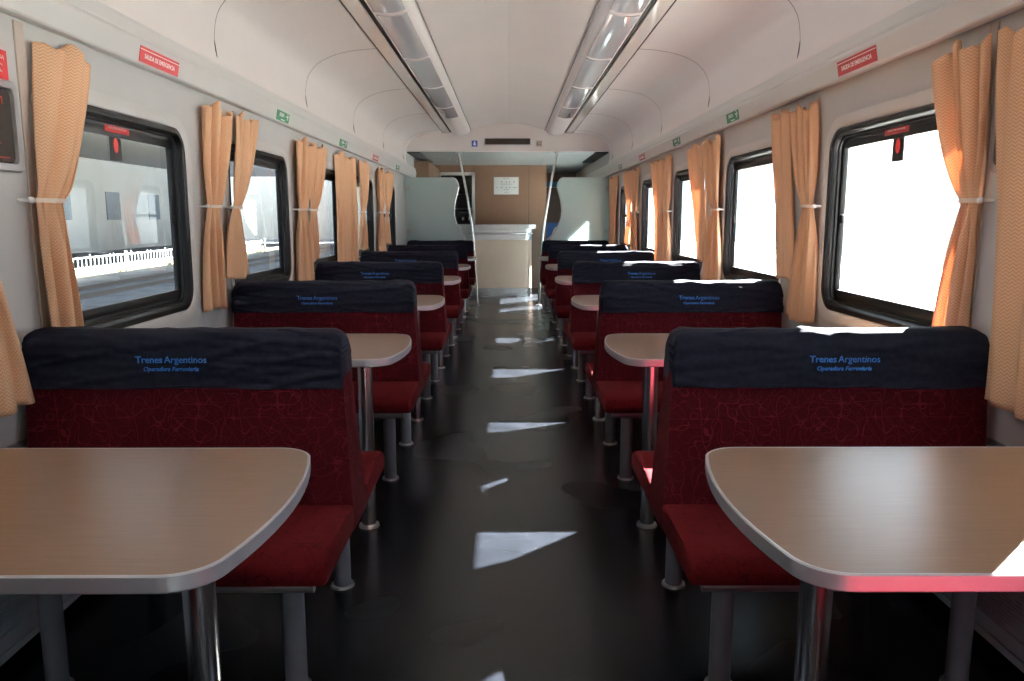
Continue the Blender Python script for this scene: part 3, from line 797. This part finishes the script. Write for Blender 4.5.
# recessed spots
for x,y in ((-1.05,12.3),(-.93,12.8),(-.85,13.3),(-.28,13.6)):
    t=thing('ceiling_spot','small bright recessed spot in the grey pantry ceiling '+{12.3:'nearest the header',12.8:'second from the header',13.3:'third from the header',13.6:'above the notice wall'}[y],'spotlight',(x,y,2.225))
    bm=bmesh.new(); cyl(bm,(0,0,0),(0,0,-.006),.03,20); finish('bezel',bm,CHROME,t)
    bm=bmesh.new(); cyl(bm,(0,0,-.006),(0,0,-.008),.02,20); finish('lens',bm,WHITE,t)
# things at the end of the right passage
t=thing('blue_poster','bright blue poster low at the end of the right passage','poster',(1.0,16.98,.80))
bm=bmesh.new(); box(bm,-.3,.2,-.01,0,0,.38); finish('sheet',bm,mat('poster_blue',(.03,.20,.75),.4),t)
bm=bmesh.new(); tube(bm,[(-.15,-.012,.02),(-.05,-.012,.12),(.0,-.012,.25),(.12,-.012,.34)],.012,6); finish('white_curve',bm,WHITE,t)
t=thing('blue_strip_sign','narrow light blue strip sign high at the end of the right passage','sign',(1.0,16.98,1.93))
bm=bmesh.new(); box(bm,-.3,.3,-.012,0,0,.11,.003,2); finish('panel',bm,mat('strip_blue',(.12,.42,.80),.4),t)
bm=bmesh.new(); box(bm,-.3,.3,-.014,0,-.014,0); finish('rim',bm,MOULD,t)

# ------------------------------------------------------------ outside
GROUND = noisy('gravel', (.10,.115,.14), (.19,.205,.23), 1.5, .9)
PALE = noisy('pale_ground', (.66,.65,.62), (.72,.71,.68), .6, .9)
bm=bmesh.new(); box(bm,-60,-1.9,-40,100,-1.3,-1.1); struct('ground_left',bm,GROUND)
bm=bmesh.new(); box(bm,-1.9,1.9,-40,80,-1.3,-1.1); struct('ground_track',bm,GROUND)
bm=bmesh.new(); box(bm,1.9,80,-40,80,-1.3,-1.1); struct('ground_right',bm,PALE)
bm=bmesh.new(); box(bm,-20,-17.2,-10,60,-1.1,-1.02); tag(finish('grass_verge',bm,noisy('dry_grass',(.13,.115,.045),(.18,.16,.075),9,.95)),'sunlit dry grass verge behind the white fence','grass'); bpy.data.objects['grass_verge']['kind']='structure'
for i,x in enumerate((-4.2,-5.65,-8.6,-10.05,-12.6,-14.05)):
    bm=bmesh.new(); box(bm,x-.035,x+.035,-20,70,-1.10,-.95); box(bm,x-.07,x+.07,-20,70,-1.10,-1.08)
    tag(finish('rail',bm,mat('rail_steel',(.10,.085,.075),.4,.5)),'steel track rail outside the left windows, %s out from the coach'%['first','second','third','fourth','fifth','sixth'][i],'rail','track rails')
t=thing('platform_fence','white slatted fence beyond the tracks outside the first left window','fence',(-17,25,-1.1))
bm=bmesh.new()
for z in (.38,.78): box(bm,-.015,.015,-25,30,z-.018,z+.018)
finish('fence_rail',bm,WHITE,t)
bm=bmesh.new()
for k in range(170): box(bm,-.01,.01,-24.7+k*.32,-24.67+k*.32,.05,.80+.07*math.sin(k*2.3)+.05*math.sin(k*5.1))
finish('slats',bm,WHITE,t)
for k in range(12):
    bm=bmesh.new(); box(bm,-.05,.05,-25+k*5-.035,-25+k*5+.035,0,.92,.01,2); finish('post',bm,WHITE,t)
# added canopy slabs shading the left view; a gap lets sun reach the fence
t=thing('shade_canopy','added dark canopy that shades the tracks left of the coach','canopy',(-10,20,-1.1))
CANM=mat('canopy',(.16,.16,.17),.7)
bm=bmesh.new(); box(bm,-.8,7.0,-55,60,6.0,6.25); finish('roof_slab',bm,CANM,t)
bm=bmesh.new(); box(bm,-18.97,-2.3,-55,60,6.4,6.65); finish('roof_slab',bm,CANM,t)
for k in range(6):
    bm=bmesh.new(); cyl(bm,(-1.55,-30+k*14,0),(-1.55,-30+k*14,6.4),.14,20); box(bm,-2.4,-.7,-30.1+k*14,-29.9+k*14,6.1,6.4); finish('column',bm,CANM,t)
def building(name,x0,x1,y0,y1,zt,m,lab,face,n,wm):
    t=thing(name,lab,'building',((x0+x1)/2,(y0+y1)/2,-1.1)); ox,oy=(x0+x1)/2,(y0+y1)/2
    bm=bmesh.new(); box(bm,x0-ox,x1-ox,y0-oy,y1-oy,0,zt+1.1); finish('wall',bm,m,t)
    bm=bmesh.new(); box(bm,x0-ox-.3,x1-ox+.3,y0-oy-.3,y1-oy+.3,zt+1.1,zt+1.4); finish('roof',bm,m,t)
    for k in range(n):
        yy=y0-oy+(k+.5)*(y1-y0)/n
        bm=bmesh.new(); xw=(x1 if face>0 else x0)-ox
        box(bm,xw-.05,xw+.05,yy-1,yy+1,2.2,4.2); finish('window',bm,wm,t)
building('station_building',-34,-29,-5,75,7,noisy('grey_render',(.42,.42,.40),(.50,.50,.48),.5,.8),'long grey station building far outside the left windows',1,12,mat('dull_pane',(.12,.15,.18),.1))
building('sky_screen_building',-40,-3,86,92,9,noisy('sky_screen_render',(.34,.33,.31),(.42,.41,.39),.5,.8),'added grey building screening off bright sky far along the left tracks',1,1,mat('dull_pane3',(.12,.15,.18),.1))  # added block, keeps open sky from showing white in the far left windows
building('platform_building',28,34,10,70,6,noisy('pale_render',(.72,.72,.72),(.80,.80,.80),.5,.8),'pale building glowing faintly outside the right windows',-1,10,mat('dull_pane2',(.45,.5,.55),.1))

# ------------------------------------------------------------ light
W=bpy.data.worlds.new('World'); S.world=W; W.use_nodes=True
bg=W.node_tree.nodes['Background']; bg.inputs[0].default_value=(.78,.89,1.0,1); bg.inputs[1].default_value=4.5
sd=Vector((1,.96,.975)).normalized()
sl=bpy.data.lights.new('sun','SUN'); sl.energy=240; sl.angle=math.radians(.53); sl.color=(1,.97,.93)
so=bpy.data.objects.new('sun',sl); C.objects.link(so); so.rotation_euler=sd.to_track_quat('Z','Y').to_euler(); so.location=(20,20,20)
for s in (-1,1):
    for f in win_far[s]:
        al=bpy.data.lights.new('portal','AREA'); al.shape='RECTANGLE'; al.size=WW; al.size_y=WZ1-WZ0; al.cycles.is_portal=True
        ao=bpy.data.objects.new('portal',al); C.objects.link(ao); ao.location=(s*(WX+.10),f-WW/2,(WZ0+WZ1)/2)
        ao.rotation_euler=Vector((s,0,0)).to_track_quat('Z','Y').to_euler()
        # size axis: local X should follow Y of the coach
        q=Matrix(((0,0,s),(1,0,0),(0,s*1.0,0)))
        M=Matrix((Vector((0,1,0)),Vector((s,0,0)).cross(Vector((0,1,0))),Vector((s,0,0)))).transposed()
        ao.rotation_euler=M.to_euler()

# ------------------------------------------------------------ camera
cam=bpy.data.cameras.new('camera'); co=bpy.data.objects.new('camera',cam); C.objects.link(co)
cam.sensor_width=36; cam.lens=781/1024*36; cam.clip_start=.02; cam.clip_end=300
th=math.atan((340.5-217)/781); yaw=math.atan((512-508)/781)
co.location=(0,0,H); co.rotation_euler=(PI/2-th,0,-yaw)
S.camera=co
S.view_settings.view_transform='Standard'; S.view_settings.look='None'; S.view_settings.exposure=0.1; S.view_settings.gamma=1
S.view_settings.use_curve_mapping=False
S.cycles.max_bounces=10; S.cycles.diffuse_bounces=6; S.cycles.glossy_bounces=4; S.cycles.transparent_max_bounces=12
S.cycles.use_denoising=True; S.cycles.sample_clamp_indirect=8; S.cycles.caustics_reflective=False
